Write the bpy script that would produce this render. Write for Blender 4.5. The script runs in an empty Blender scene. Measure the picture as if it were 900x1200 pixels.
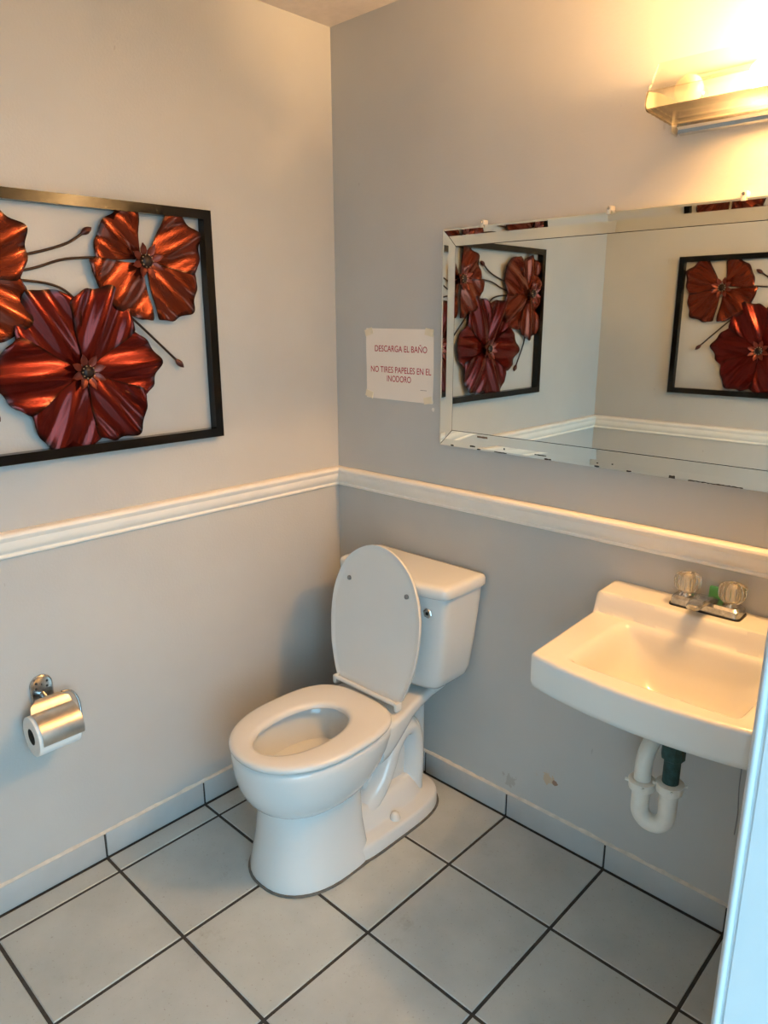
import bpy, bmesh, math, random
from mathutils import Vector, Matrix, noise
random.seed(7)
PI = math.pi
scene = bpy.context.scene
C = scene.collection

# ------------------------------------------------------------------ camera
cam_d = bpy.data.cameras.new('camera'); cam = bpy.data.objects.new('camera', cam_d); C.objects.link(cam)
cam_d.sensor_fit = 'HORIZONTAL'; cam_d.sensor_width = 36.0
cam_d.lens = 854.5048 / 900 * 36.0; cam_d.clip_start = 0.01
_r = Vector((0.72535764, 0.68836387, -0.00338725)); _u = Vector((-0.17595954, 0.19016859, 0.9658541)); _f = Vector((-0.66550321, 0.69999364, -0.25906443))
M = Matrix((( _r.x, _u.x, -_f.x, 1.82287), (_r.y, _u.y, -_f.y, -1.69044), (_r.z, _u.z, -_f.z, 1.51443), (0, 0, 0, 1)))
cam.matrix_world = M
scene.camera = cam

# ------------------------------------------------------------------ daylight + exposure
SKY = 6.4
BULB = 200.0         # the bulb in view; brighter lit bulbs out of view are added to warm the walls
ADDED_BULB2 = 2250.0
ADDED_BULBM = 950.0
world = bpy.data.worlds.new('overcast_sky'); scene.world = world; world.use_nodes = True
bg = world.node_tree.nodes['Background']; bg.inputs[0].default_value = (0.41, 0.76, 1.0, 1); bg.inputs[1].default_value = SKY
vs = scene.view_settings
vs.view_transform = 'Standard'; vs.look = 'None'; vs.gamma = 1.0; vs.use_curve_mapping = False; vs.exposure = 0.0

# ------------------------------------------------------------------ material helpers
def srgb(r, g, b):
    f = lambda c: (c/255/12.92) if c/255 <= .04045 else ((c/255+.055)/1.055)**2.4
    return (f(r), f(g), f(b), 1)
class NT:
    def __init__(s, name):
        s.m = bpy.data.materials.new(name); s.m.use_nodes = True; s.t = s.m.node_tree
        s.b = s.t.nodes['Principled BSDF']; s.out = s.t.nodes['Material Output']
    def n(s, typ, **kw):
        nd = s.t.nodes.new(typ)
        for k, v in kw.items(): setattr(nd, k, v)
        return nd
    def l(s, a, b): s.t.links.new(a, b)
    def set(s, **kw):
        for k, v in kw.items(): s.b.inputs[k.replace('_', ' ')].default_value = v
    def coord(s, kind='Object'): return s.n('ShaderNodeTexCoord').outputs[kind]
    def noise(s, scale, detail=3, rough=.55, vec=None, stretch=None):
        nd = s.n('ShaderNodeTexNoise'); nd.inputs['Scale'].default_value = scale; nd.inputs['Detail'].default_value = detail; nd.inputs['Roughness'].default_value = rough
        v = vec if vec is not None else s.coord()
        if stretch:
            mp = s.n('ShaderNodeMapping'); mp.inputs['Scale'].default_value = stretch; s.l(v, mp.inputs['Vector']); v = mp.outputs['Vector']
        s.l(v, nd.inputs['Vector']); return nd.outputs['Fac']
    def ramp(s, fac, stops):
        r = s.n('ShaderNodeValToRGB'); e = r.color_ramp.elements
        while len(e) < len(stops): e.new(.5)
        for i, (p, c) in enumerate(stops): e[i].position = p; e[i].color = c if len(c) == 4 else (*c, 1)
        s.l(fac, r.inputs['Fac']); return r.outputs['Color']
    def mix(s, fac, a, b, blend='MIX'):
        m = s.n('ShaderNodeMix', data_type='RGBA', blend_type=blend)
        for sock, v in ((m.inputs[0], fac), (m.inputs[6], a), (m.inputs[7], b)):
            if hasattr(v, 'is_linked') or hasattr(v, 'links'): s.l(v, sock)
            else: sock.default_value = v
        return m.outputs[2]
    def math(s, op, a, b=0.0, clamp=False):
        m = s.n('ShaderNodeMath', operation=op, use_clamp=clamp)
        for sock, v in ((m.inputs[0], a), (m.inputs[1], b)):
            if hasattr(v, 'links'): s.l(v, sock)
            else: sock.default_value = v
        return m.outputs[0]
    def bump(s, fac, strength, dist=.002):
        b = s.n('ShaderNodeBump'); b.inputs['Strength'].default_value = strength; b.inputs['Distance'].default_value = dist
        s.l(fac, b.inputs['Height']); s.l(b.outputs['Normal'], s.b.inputs['Normal'])
    def col(s, c): s.l(c, s.b.inputs['Base Color'])

def simple(name, color, rough=.5, metal=0.0, var=.06, scale=30, bump=0.0, bscale=200, coat=0.0, spec=.5):
    k = NT(name); k.set(Roughness=rough, Metallic=metal, Coat_Weight=coat); k.b.inputs['Specular IOR Level'].default_value = spec
    c = color; d = tuple(max(0, x*(1-var)) for x in c[:3]) + (1,); e = tuple(min(1, x*(1+var)) for x in c[:3]) + (1,)
    k.col(k.ramp(k.noise(scale, 4), [(.3, d), (.7, e)]))
    if bump: k.bump(k.noise(bscale, 3), bump)
    return k.m

def wall_mat(name, stains=()):
    k = NT(name); k.set(Roughness=.42); k.b.inputs['Specular IOR Level'].default_value = .35
    base = k.ramp(k.noise(2.2, 5), [(.3, srgb(182, 182, 180)), (.7, srgb(191, 191, 188))])
    # faint scuffs
    sc = k.math('GREATER_THAN', k.noise(38, 2, .6, stretch=(1, 1, .35)), .76)
    base = k.mix(k.math('MULTIPLY', sc, .35), base, srgb(150, 142, 136))
    pos = k.n('ShaderNodeNewGeometry').outputs['Position']
    nz = k.noise(26, 4, .7, vec=pos)
    for (c, r, colr) in stains:
        d = k.n('ShaderNodeVectorMath', operation='DISTANCE'); k.l(pos, d.inputs[0]); d.inputs[1].default_value = c
        m = k.math('ADD', k.math('MULTIPLY', d.outputs['Value'], 1/r), k.math('MULTIPLY', k.math('SUBTRACT', nz, .5), 3.6))
        base = k.mix(k.math('LESS_THAN', m, .62), base, colr)
    k.col(base)
    k.bump(k.noise(150, 3, .55), .22, .002)
    return k.m

MAT = {}
MAT['wall'] = wall_mat('grey_wall_paint', [((.874, 0, .195), .035, srgb(196, 176, 150)), ((.905, 0, .188), .013, srgb(150, 120, 102)), ((.42, 0, 1.245), .008, srgb(225, 220, 212)), ((.03, -.01, .13), .02, srgb(190, 190, 186)), ((.75, 0, .13), .03, srgb(176, 172, 166))])
MAT['ceiling'] = simple('ceiling_paint', srgb(205, 196, 188), .7, bump=.1)
MAT['trim'] = simple('white_trim_paint', srgb(236, 231, 222), .35, var=.03, scale=12)
MAT['door'] = simple('white_door_paint', srgb(192, 198, 201), .4, var=.02, scale=9)
MAT['grout'] = simple('dark_grout', srgb(58, 56, 54), .9, var=.25, scale=60, bump=.3)
k = NT('floor_tile_glaze'); k.set(Roughness=.38)
b0 = k.ramp(k.noise(5, 5, .6), [(.3, srgb(170, 177, 177)), (.7, srgb(187, 194, 193))])
sp = k.math('GREATER_THAN', k.noise(140, 2, .5), .69)
b0 = k.mix(k.math('MULTIPLY', sp, .5), b0, srgb(140, 136, 130))
sm = k.ramp(k.noise(7, 6, .75), [(.60, (0, 0, 0)), (.74, (1, 1, 1))])
b0 = k.mix(k.math('MULTIPLY', sm, .42), b0, srgb(128, 122, 114))
sp2 = k.math('GREATER_THAN', k.noise(31, 3, .7), .775)
b0 = k.mix(k.math('MULTIPLY', sp2, .8), b0, srgb(104, 98, 92))
oi = k.n('ShaderNodeObjectInfo')
tint = k.ramp(oi.outputs['Random'], [(0, (.93, .93, .94)), (1, (1, 1, .99))])
k.col(k.mix(1.0, b0, tint, 'MULTIPLY')); k.bump(k.noise(60, 3), .05)
MAT['tile'] = k.m
MAT['basetile'] = simple('painted_baseboard_tile', srgb(178, 181, 181), .4, var=.05, scale=9)
MAT['caulk'] = simple('old_plaster_bead', srgb(205, 198, 186), .8, var=.12, scale=40, bump=.3)
MAT['porcelain'] = simple('white_porcelain', srgb(216, 219, 219), .09, var=.012, scale=6, coat=.3)
MAT['seat'] = simple('white_seat_plastic', srgb(218, 217, 213), .22, var=.015, scale=6)
MAT['sinkp'] = simple('white_sink_porcelain', srgb(219, 217, 211), .13, var=.015, scale=6, coat=.2)
MAT['rubber'] = simple('grey_rubber', srgb(120, 120, 120), .6)
MAT['darkcaulk'] = simple('grey_base_sealant', srgb(96, 94, 90), .8, var=.2, scale=50)
MAT['chrome'] = simple('chrome', (.75, .75, .74, 1), .12, 1.0, var=.05)
MAT['oldchrome'] = simple('worn_chrome', (.50, .50, .49, 1), .22, 1.0, var=.25, scale=90)
MAT['steel'] = simple('brushed_steel', (.62, .57, .50, 1), .3, 1.0, var=.1, scale=40)
MAT['black'] = simple('gloss_black_metal', (.004, .004, .004, 1), .13, 0.0, var=.3, scale=20, spec=.28)
MAT['blackplastic'] = simple('black_gasket', (.012, .012, .012, 1), .5)
MAT['stem'] = simple('dark_bronze_stem', (.030, .016, .012, 1), .35, .6, var=.3)
MAT['bud'] = simple('dark_red_bud', (.075, .018, .012, 1), .3, .5, var=.3)
MAT['paper'] = simple('printer_paper', srgb(236, 226, 214), .85, var=.02, scale=8)
MAT['tape'] = simple('yellowed_tape', srgb(230, 217, 190), .4, var=.05)
MAT['ink'] = simple('red_ink', srgb(178, 44, 62), .8, var=.05)
MAT['blackink'] = simple('dark_ink', srgb(70, 62, 60), .8, var=.05)
MAT['tissue'] = simple('toilet_tissue', srgb(242, 240, 236), .95, var=.02, bump=.15, bscale=300)
MAT['card'] = simple('dark_core', srgb(60, 54, 48), .9)
MAT['pvc'] = simple('white_pvc', srgb(226, 222, 212), .35, var=.05, scale=25)
MAT['verdigris'] = simple('corroded_green_brass', srgb(34, 66, 62), .55, .2, var=.45, scale=70, bump=.5)
MAT['soap'] = simple('green_soap', srgb(92, 172, 104), .45, var=.08)
MAT['cable'] = simple('grey_cable', srgb(135, 135, 135), .5)
MAT['ground'] = simple('outdoor_concrete', srgb(176, 174, 168), .9, var=.1, scale=4)
MAT['brown_patch'] = simple('brown_strip_patch', srgb(112, 88, 74), .55, var=.35, scale=160, bump=.2)
MAT['fleck'] = simple('dark_fleck', srgb(50, 46, 42), .7)
k = NT('mirror_silver'); k.set(Metallic=1.0, Roughness=.012); k.col(k.ramp(k.noise(2, 2), [(.3, (.80, .83, .77)), (.7, (.82, .845, .79))])); MAT['mirror'] = k.m
# clear pressed glass / acrylic: transparent sheet with glossy reflection, lets lamp light through
def clear(name, tint, gl, rough):
    k = NT(name); t = k.t
    tr = k.n('ShaderNodeBsdfTransparent'); g = k.n('ShaderNodeBsdfGlossy'); g.inputs['Roughness'].default_value = rough
    k.l(k.ramp(k.noise(14, 2), [(.3, tint), (.7, tuple(min(1, x*1.03) for x in tint))]), tr.inputs['Color'])
    lw = k.n('ShaderNodeLayerWeight'); lw.inputs['Blend'].default_value = gl
    mx = k.n('ShaderNodeMixShader'); k.l(lw.outputs['Fresnel'], mx.inputs[0]); k.l(tr.outputs[0], mx.inputs[1]); k.l(g.outputs[0], mx.inputs[2]); k.l(mx.outputs[0], k.out.inputs['Surface'])
    return k.m
MAT['glass'] = clear('clear_ribbed_glass', (.96, .94, .88), .14, .05)
k = NT('hazy_lower_glass')
tr = k.n('ShaderNodeBsdfTransparent'); tl = k.n('ShaderNodeBsdfTranslucent'); g_ = k.n('ShaderNodeBsdfGlossy'); g_.inputs['Roughness'].default_value = .08
k.l(k.ramp(k.noise(14, 2), [(.3, (.76, .72, .64)), (.7, (.79, .75, .67))]), tr.inputs['Color']); tl.inputs['Color'].default_value = (.9, .87, .8, 1)
m1 = k.n('ShaderNodeMixShader'); m1.inputs[0].default_value = .13; k.l(tr.outputs[0], m1.inputs[1]); k.l(tl.outputs[0], m1.inputs[2])
lw = k.n('ShaderNodeLayerWeight'); lw.inputs['Blend'].default_value = .10
m2 = k.n('ShaderNodeMixShader'); k.l(lw.outputs['Fresnel'], m2.inputs[0]); k.l(m1.outputs[0], m2.inputs[1]); k.l(g_.outputs[0], m2.inputs[2]); k.l(m2.outputs[0], k.out.inputs['Surface'])
MAT['glass_low'] = k.m
MAT['enamel'] = simple('satin_nickel_plate', (.72, .66, .55, 1), .35, .7, var=.04)
k = NT('acrylic_knob'); k.set(Roughness=.05, Transmission_Weight=.92, IOR=1.49); k.col(k.ramp(k.noise(90, 2), [(.3, (.95, .88, .76)), (.7, (1, .95, .86))])); MAT['acrylic'] = k.m
k = NT('clip_plastic'); k.set(Roughness=.2, Transmission_Weight=.4); k.col(k.ramp(k.noise(90, 2), [(.3, (.8, .78, .72)), (.7, (.9, .88, .82))])); MAT['clip'] = k.m
for key, st in (('bulb_on', BULB), ('bulb_added_bright', ADDED_BULB2), ('bulb_added_mid', ADDED_BULBM)):
    k = NT('lit_' + key); k.set(Roughness=.4); em = k.ramp(k.noise(3, 1), [(.3, (1, .575, .235)), (.7, (1, .585, .245))]); k.l(em, k.b.inputs['Emission Color']); k.col(em); k.b.inputs['Emission Strength'].default_value = st; MAT[key] = k.m
MAT['bulb_off'] = simple('frosted_bulb', srgb(238, 226, 200), .25, var=.02)
k = NT('toilet_water'); k.set(Roughness=.03); k.col(k.ramp(k.noise(3, 1), [(.3, srgb(190, 196, 196)), (.7, srgb(196, 202, 202))])); k.b.inputs['Coat Weight'].default_value = 1; MAT['water'] = k.m
# lacquered red petals; UV: u across, v from root to tip
def petal_mat(name, c0, c1, edge):
    k = NT(name); k.set(Roughness=.16, Metallic=.70, Coat_Weight=.08, Coat_Roughness=.10); k.b.inputs['Specular IOR Level'].default_value = .3
    uv = k.n('ShaderNodeTexCoord').outputs['UV']
    st = k.noise(3, 4, .6, vec=uv, stretch=(9, .7, 1))
    base = k.ramp(st, [(.3, c0), (.72, c1)])
    sx = k.n('ShaderNodeSeparateXYZ'); k.l(uv, sx.inputs[0])
    du = k.math('ABSOLUTE', k.math('SUBTRACT', sx.outputs[0], .5)); eu = k.math('MULTIPLY', du, 2.0)
    e = k.math('MAXIMUM', eu, sx.outputs[1])
    e = k.math('ADD', e, k.math('MULTIPLY', k.math('SUBTRACT', k.noise(9, 3, vec=uv), .5), .12))
    k.col(k.mix(k.ramp(e, [(.88, (0, 0, 0)), (.985, (1, 1, 1))]), base, edge))
    return k.m
MAT['petal'] = petal_mat('red_lacquered_metal', (.075, .005, .0035, 1), (.155, .012, .008, 1), (.020, .006, .004, 1))
MAT['petal_b'] = petal_mat('rust_red_lacquered_metal', (.115, .016, .006, 1), (.205, .034, .013, 1), (.024, .008, .005, 1))
MAT['calyx'] = simple('rust_red_calyx', (.17, .030, .016, 1), .3, .5, var=.3)
MAT['seed'] = simple('gold_seed', (.55, .42, .25, 1), .3, .8)

# ------------------------------------------------------------------ mesh helpers
def link(name, verts, faces, mat, parent=None, smooth=None, uvs=None, world=True):
    """verts in world space (or in the parent's local space when world=False)"""
    if parent is not None and world:
        L = origin(parent); verts = [(v[0]-L[0], v[1]-L[1], v[2]-L[2]) for v in verts]
    me = bpy.data.meshes.new(name); me.from_pydata([tuple(v) for v in verts], [], faces)
    bm = bmesh.new(); bm.from_mesh(me); bmesh.ops.recalc_face_normals(bm, faces=bm.faces); bm.to_mesh(me); bm.free()
    if uvs:
        ul = me.uv_layers.new(name='UVMap')
        for lp in me.loops: ul.data[lp.index].uv = uvs[lp.vertex_index]
    if smooth is not None:
        me.shade_smooth()
        if smooth < 180: me.set_sharp_from_angle(angle=math.radians(smooth))
    me.materials.append(MAT[mat] if isinstance(mat, str) else mat)
    o = bpy.data.objects.new(name, me); C.objects.link(o)
    if parent is not None: o.parent = parent
    return o
def origin(o):
    v = Vector((0, 0, 0))
    while o is not None: v += o.location; o = o.parent
    return v
def thing(name, loc, label, cat, group=None):
    o = bpy.data.objects.new(name, None); C.objects.link(o); o.location = loc; o.empty_display_size = .05
    tag(o, label, cat, group); return o
def tag(o, label, cat, group=None):
    o['label'] = label; o['category'] = cat
    if group: o['group'] = group
    return o
def struct(o): o['kind'] = 'structure'; return o
def boxvf(x0, x1, y0, y1, z0, z1, ch=0.0):
    v, f = [], []
    if not ch:
        v = [(x, y, z) for z in (z0, z1) for (x, y) in ((x0, y0), (x1, y0), (x1, y1), (x0, y1))]
        f = [(0, 3, 2, 1), (4, 5, 6, 7), (0, 1, 5, 4), (1, 2, 6, 5), (2, 3, 7, 6), (3, 0, 4, 7)]
        return v, f
    bm = bmesh.new(); bmesh.ops.create_cube(bm, size=1)
    for q in bm.verts: q.co = Vector(((x0+x1)/2+q.co.x*(x1-x0), (y0+y1)/2+q.co.y*(y1-y0), (z0+z1)/2+q.co.z*(z1-z0)))
    bmesh.ops.bevel(bm, geom=list(bm.edges), offset=ch, segments=2, profile=.5, affect='EDGES')
    bm.verts.ensure_lookup_table(); v = [tuple(q.co) for q in bm.verts]; f = [[q.index for q in fc.verts] for fc in bm.faces]; bm.free()
    return v, f
def box(name, b, mat, parent=None, ch=0.0, smooth=None):
    v, f = boxvf(*b, ch); return link(name, v, f, mat, parent, 35 if ch and smooth is None else smooth)
def loft(rings, cap0=True, cap1=True, closed=True):
    n = len(rings[0]); v = [p for r in rings for p in r]; f = []
    assert all(len(r) == n for r in rings)
    for i in range(len(rings)-1):
        for j in range(n if closed else n-1):
            a, b = i*n+j, i*n+(j+1) % n; f.append((a, b, b+n, a+n))
    if cap0: f.append(tuple(reversed(range(n))))
    if cap1: f.append(tuple(range((len(rings)-1)*n, len(rings)*n)))
    return v, f
def catmull(pts, per=8):
    P = [Vector(p) for p in pts]; out = []
    for i in range(len(P)-1):
        p0 = P[max(i-1, 0)]; p1 = P[i]; p2 = P[i+1]; p3 = P[min(i+2, len(P)-1)]
        for s in range(per):
            t = s/per; out.append(.5*((2*p1)+(-p0+p2)*t+(2*p0-5*p1+4*p2-p3)*t*t+(-p0+3*p1-3*p2+p3)*t**3))
    out.append(P[-1]); return out
def tubevf(path, rad, n=12, sx=1.0, side=None):
    """swept tube; rad is a number or a function of t; sx widens along 'side'"""
    rings = []; up = Vector(side) if side else Vector((.13, .21, .97))
    for i, p in enumerate(path):
        t = (path[min(i+1, len(path)-1)]-path[max(i-1, 0)]).normalized()
        if side: a = Vector(side).normalized()
        else:
            a = (up-t*up.dot(t)).normalized(); up = a
        b = t.cross(a).normalized(); r = rad(i/(len(path)-1)) if callable(rad) else rad
        rings.append([p+a*math.cos(2*PI*j/n)*r*sx+b*math.sin(2*PI*j/n)*r for j in range(n)])
    return loft(rings)
def tube(name, pts, rad, mat, parent=None, n=12, per=8, world=True, **kw):
    v, f = tubevf(catmull(pts, per), rad, n, **kw); return link(name, v, f, mat, parent, 60, world=world)
def revolve(name, prof, axis0, axisdir, mat, parent=None, n=24, smooth=40, cap=True, world=True):
    """prof: list of (distance along axis, radius)"""
    d = Vector(axisdir).normalized(); a = d.orthogonal().normalized(); b = d.cross(a); o = Vector(axis0)
    rings = [[o+d*h+a*r*math.cos(2*PI*j/n)+b*r*math.sin(2*PI*j/n) for j in range(n)] for h, r in prof]
    v, f = loft(rings, cap, cap); return link(name, v, f, mat, parent, smooth, world=world)
def sstep(a, b, x):
    t = max(0, min(1, (x-a)/(b-a))); return t*t*(3-2*t)

# ------------------------------------------------------------------ room dimensions
RX, RY, RZ = 1.64, -1.86, 2.35          # right wall, front wall, ceiling
WT = .15                                 # wall thickness
DY0, DY1, DZ = -.931, -1.76, 2.04        # door opening in the right wall
PITCH, XA, YW, GR = .33, .085, -.2918, .0042

# walls, ceiling
struct(box('wall_left', (-WT, 0, RY-WT, WT, -.05, RZ+.05), 'wall'))
struct(box('wall_back', (0, RX+WT, 0, WT, -.05, RZ+.05), 'wall'))
struct(box('wall_front', (0, RX+WT, RY-WT, RY, -.05, RZ+.05), 'wall'))
struct(box('ceiling', (0, RX+WT, RY, 0, RZ, RZ+.05), 'ceiling'))
v, f = [], []
for b in ((RX, RX+WT, DY0+.02, 0, -.05, RZ), (RX, RX+WT, RY, DY1-.02, -.05, RZ), (RX, RX+WT, DY1-.02, DY0+.02, DZ+.02, RZ)):
    bv, bf = boxvf(*b); f += [tuple(i+len(v) for i in q) for q in bf]; v += bv
struct(link('wall_right', v, f, 'wall'))
struct(box('ground', (RX+WT, RX+14, -9, 7, -.12, -.03), 'ground'))
struct(box('added_overhang', (RX+WT, RX+WT+1.5, -4.5, 2.5, 2.42, 2.50), 'ceiling'))  # unseen overhang, added to cut the sky light on the door jamb

# floor: dark grout bed, every tile its own piece
floor = struct(box('floor', (0, RX+WT, RY, 0, -.05, -.0025), 'grout'))
def tilevf(x0, x1, y0, y1, zt=0.0, zb=-.006, c=.0022):
    v = [(x0, y0, zb), (x1, y0, zb), (x1, y1, zb), (x0, y1, zb), (x0, y0, zt-c), (x1, y0, zt-c), (x1, y1, zt-c), (x0, y1, zt-c),
         (x0+c, y0+c, zt), (x1-c, y0+c, zt), (x1-c, y1-c, zt), (x0+c, y1-c, zt)]
    f = [(8, 9, 10, 11)]
    for a in (0, 4):
        for j in range(4): f.append((a+j, a+(j+1) % 4, a+4+(j+1) % 4, a+4+j))
    return v, f
xs = [0.0118] + [XA+PITCH*i for i in range(5)] + [RX+WT]
ys = [-.0118] + [YW-PITCH*i for i in range(5)] + [RY]
for i in range(len(xs)-1):
    for j in range(len(ys)-1):
        x0 = xs[i]+(GR if i else .001); x1 = xs[i+1]-GR; y1 = ys[j]-(GR if j else .001); y0 = ys[j+1]+GR
        if x1-x0 < .02 or y1-y0 < .02: continue
        dz = random.uniform(-.0006, .0004)
        v, f = tilevf(x0, x1, y0, y1, dz); link('tile', v, f, 'tile', floor)

# tiled baseboards
BT, BH = .0098, .0805
bl = struct(box('baseboard_left', (0, .006, RY, 0, -.002, BH-.006), 'grout'))
bb = struct(box('baseboard_back', (0.006, RX, -.006, 0, -.002, BH-.006), 'grout'))
bf_ = struct(box('baseboard_front', (0.006, RX, RY, RY+.006, -.002, BH-.006), 'grout'))
for j in range(len(ys)-1):
    y1 = ys[j]-(.0032 if j else -.0018); y0 = ys[j+1]+.0032
    if y1-y0 > .02: box('tile', (.002, BT+random.uniform(-.0006, .0006), y0, y1, .0035, BH), 'basetile', bl, ch=.0015)
for i in range(len(xs)-1):
    x0 = xs[i]+(.0032 if i else -.0018); x1 = min(xs[i+1], RX)-.0032
    if x1-x0 > .02:
        box('tile', (x0, x1, -BT+random.uniform(-.0006, .0006), -.002, .0035, BH), 'basetile', bb, ch=.0015)
        box('tile', (x0, x1, RY+.002, RY+BT, .0035, BH), 'basetile', bf_, ch=.0015)
def bead(name, a, b, parent, nrm):
    a, b = Vector(a), Vector(b); n = 110; rings = []; nr = Vector(nrm)
    for i in range(n+1):
        p = a.lerp(b, i/n); r = .0045+.0035*(noise.noise(p*23)+.6*noise.noise(p*61)); r = max(.0012, r)
        rings.append([p+Vector((0, 0, -.003)), p+nr*(.006+r*.5)+Vector((0, 0, -.002)), p+nr*(.004+r*.4)+Vector((0, 0, r*.7)), p+Vector((0, 0, r*1.3))])
    v, f = loft(rings); link(name, v, f, 'caulk', parent, 60)
bead('plaster_bead', (0, -.01, BH), (0, RY+.01, BH), bl, (1, 0, 0))
bead('plaster_bead', (.01, 0, BH), (RX, 0, BH), bb, (0, -1, 0))

# chair rail: moulded profile (out from wall, height)
RZ0 = .951
prof = [(0, 0), (.006, .0), (.009, .003), (.009, .007), (.0065, .0095), (.0065, .012), (.011, .016), (.0155, .026), (.0175, .036), (.0175, .043), (.0195, .046), (.023, .051), (.0245, .056), (.023, .061), (.019, .0645), (.012, .066), (0, .066)]
def rail(name, pts, nrms):
    rings = []
    for p, n in zip(pts, nrms): rings.append([Vector(p)+Vector(n)*o+Vector((0, 0, h)) for o, h in prof])
    v, f = loft(rings, closed=True); return struct(link(name, v, f, 'trim', None, 28))
rail('trim_1', [(0, 0, RZ0), (0, RY, RZ0)], [(1, -1, 0), (1, 1, 0)])
rail('trim_2', [(0, 0, RZ0), (RX, 0, RZ0)], [(1, -1, 0), (0, -1, 0)])
rail('trim_3', [(0, RY, RZ0), (RX, RY, RZ0)], [(1, 1, 0), (0, 1, 0)])

# door frame (open doorway the light comes through)
dr = thing('door_1', (RX, DY0, 0), '', ''); del dr['label'], dr['category']; struct(dr)
def jamb_profile(y, s):
    # plan profile of the jamb: rounded bead on the room side, quirk, flat board; s = +1 board lies towards +y
    out = [(RX-.007, y+s*.050), (RX-.007, y+s*.006), (RX-.0055, y+s*.0035)]
    for a in range(7):
        t = PI-a*PI/6; out.append((RX-.0005+math.cos(t)*.0042, y+s*.003-s*math.sin(t)*.0048))
    out += [(RX+.0048, y+s*.0035), (RX+.0064, y+s*.0035), (RX+.0075, y), (RX+WT+.004, y), (RX+WT+.006, y+s*.002), (RX+WT+.006, y+s*.050)]
    return out
for y, s in ((DY0, 1), (DY1, -1)):
    pr = jamb_profile(y, s)
    v, f = loft([[(a, b, -.03) for a, b in pr], [(a, b, DZ+.05) for a, b in pr]]); link('jamb', v, f, 'door', dr, 40)
box('head_jamb', (RX-.012, RX+WT+.006, DY1, DY0, DZ-.012, DZ+.05), 'door', dr, ch=.003)

# ------------------------------------------------------------------ toilet
TX = .422
toilet = thing('toilet', (TX, -.38, 0), 'white two-piece toilet with raised lid standing in the tiled corner', 'toilet')
N = 48
def egg(z, yf, yb, hw, nf=2.0, nb=2.0, ym=None, n=N):
    ym = ym if ym is not None else yf+(yb-yf)*.5
    out = []
    for j in range(n):
        a = 2*PI*j/n; c, s = math.cos(a), math.sin(a); e = nf if s < 0 else nb
        x = TX+hw*math.copysign(abs(c)**(2/e), c); L = (ym-yf) if s < 0 else (yb-ym)
        out.append((x, ym+L*math.copysign(abs(s)**(2/e), s), z))
    return out
# pedestal column
rings = [egg(0.001, -.712, -.40, .150, 2.3, 4, -.52), egg(.02, -.711, -.40, .149, 2.3, 4, -.52), egg(.06, -.703, -.405, .141, 2.3, 4, -.52), egg(.12, -.692, -.41, .131, 2.3, 4, -.52),
         egg(.18, -.685, -.41, .126, 2.3, 4, -.52), egg(.225, -.684, -.41, .126, 2.2, 4, -.52), egg(.30, -.68, -.41, .12, 2.2, 4, -.52)]
v, f = loft(rings); link('pedestal', v, f, 'porcelain', toilet, 70)
# bowl: outer shell, rim, inside
o_ = [(.205, -.655, -.42, .090, 2.1, 2.4, -.53), (.222, -.688, -.40, .122, 2.1, 2.5, -.53), (.240, -.709, -.375, .141, 2.1, 2.6, -.53), (.265, -.727, -.345, .157, 2.1, 2.6, -.53),
      (.300, -.741, -.31, .169, 2.1, 2.6, -.53), (.335, -.748, -.285, .176, 2.1, 2.6, -.53), (.370, -.751, -.265, .179, 2.1, 2.6, -.53), (.386, -.751, -.262, .179, 2.1, 2.6, -.53), (.394, -.746, -.265, .175, 2.1, 2.6, -.53), (.396, -.738, -.27, .168, 2.1, 2.6, -.53),
      (.396, -.715, -.37, .125, 2.1, 2.3, -.545), (.388, -.708, -.378, .119, 2.1, 2.3, -.545), (.36, -.700, -.385, .116, 2.1, 2.2, -.545), (.32, -.690, -.39, .108, 2.1, 2.2, -.54), (.27, -.665, -.40, .090, 2, 2, -.53), (.225, -.62, -.42, .066, 2, 2, -.51), (.195, -.575, -.43, .045, 2, 2, -.50)]
v, f = loft([egg(*a) for a in o_]); link('bowl', v, f, 'porcelain', toilet, 70)
v, f = loft([egg(.222, -.612, -.42, .062, 2, 2, -.51), egg(.2225, -.55, -.47, .03, 2, 2, -.51)]); link('water', v, f, 'water', toilet, 60)
# shelf sweeping back from the bowl under the tank
rings = []
for y, hw, zt, zb in ((-.378, .150, .390, .268), (-.35, .152, .395, .276), (-.32, .148, .396, .290), (-.28, .142, .398, .312), (-.23, .128, .402, .338), (-.18, .118, .406, .357), (-.12, .110, .410, .368), (-.06, .106, .412, .372), (-.045, .104, .411, .374)):
    r = .014; ring = []
    for (sx, sz) in ((1, 1), (-1, 1), (-1, -1), (1, -1)):
        for q in range(5):
            a0 = {(1, 1): 0, (-1, 1): PI/2, (-1, -1): PI, (1, -1): 1.5*PI}[(sx, sz)]; a = a0+q*PI/8
            rr = r if sz > 0 else min(.045, (zt-zb)*.55)
            ring.append((TX+sx*(hw-rr)+rr*math.cos(a), y, (zt-rr if sz > 0 else zb+rr)+rr*math.sin(a)))
    rings.append(ring)
v, f = loft(rings); link('tank_shelf', v, f, 'porcelain', toilet, 70)
# foot flange with swept-up skirt
def foot(z, inset, yb=-.06):
    return egg(z, -.50, yb-inset*-0-inset, .152-inset, 6, 3.2, -.28)
v, f = loft([foot(.001, 0), foot(.038, .001), foot(.045, .004), foot(.048, .010), foot(.050, .040), foot(.056, .047), foot(.085, .060), foot(.108, .078), foot(.112, .088)]); link('foot', v, f, 'porcelain', toilet, 50)
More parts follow.
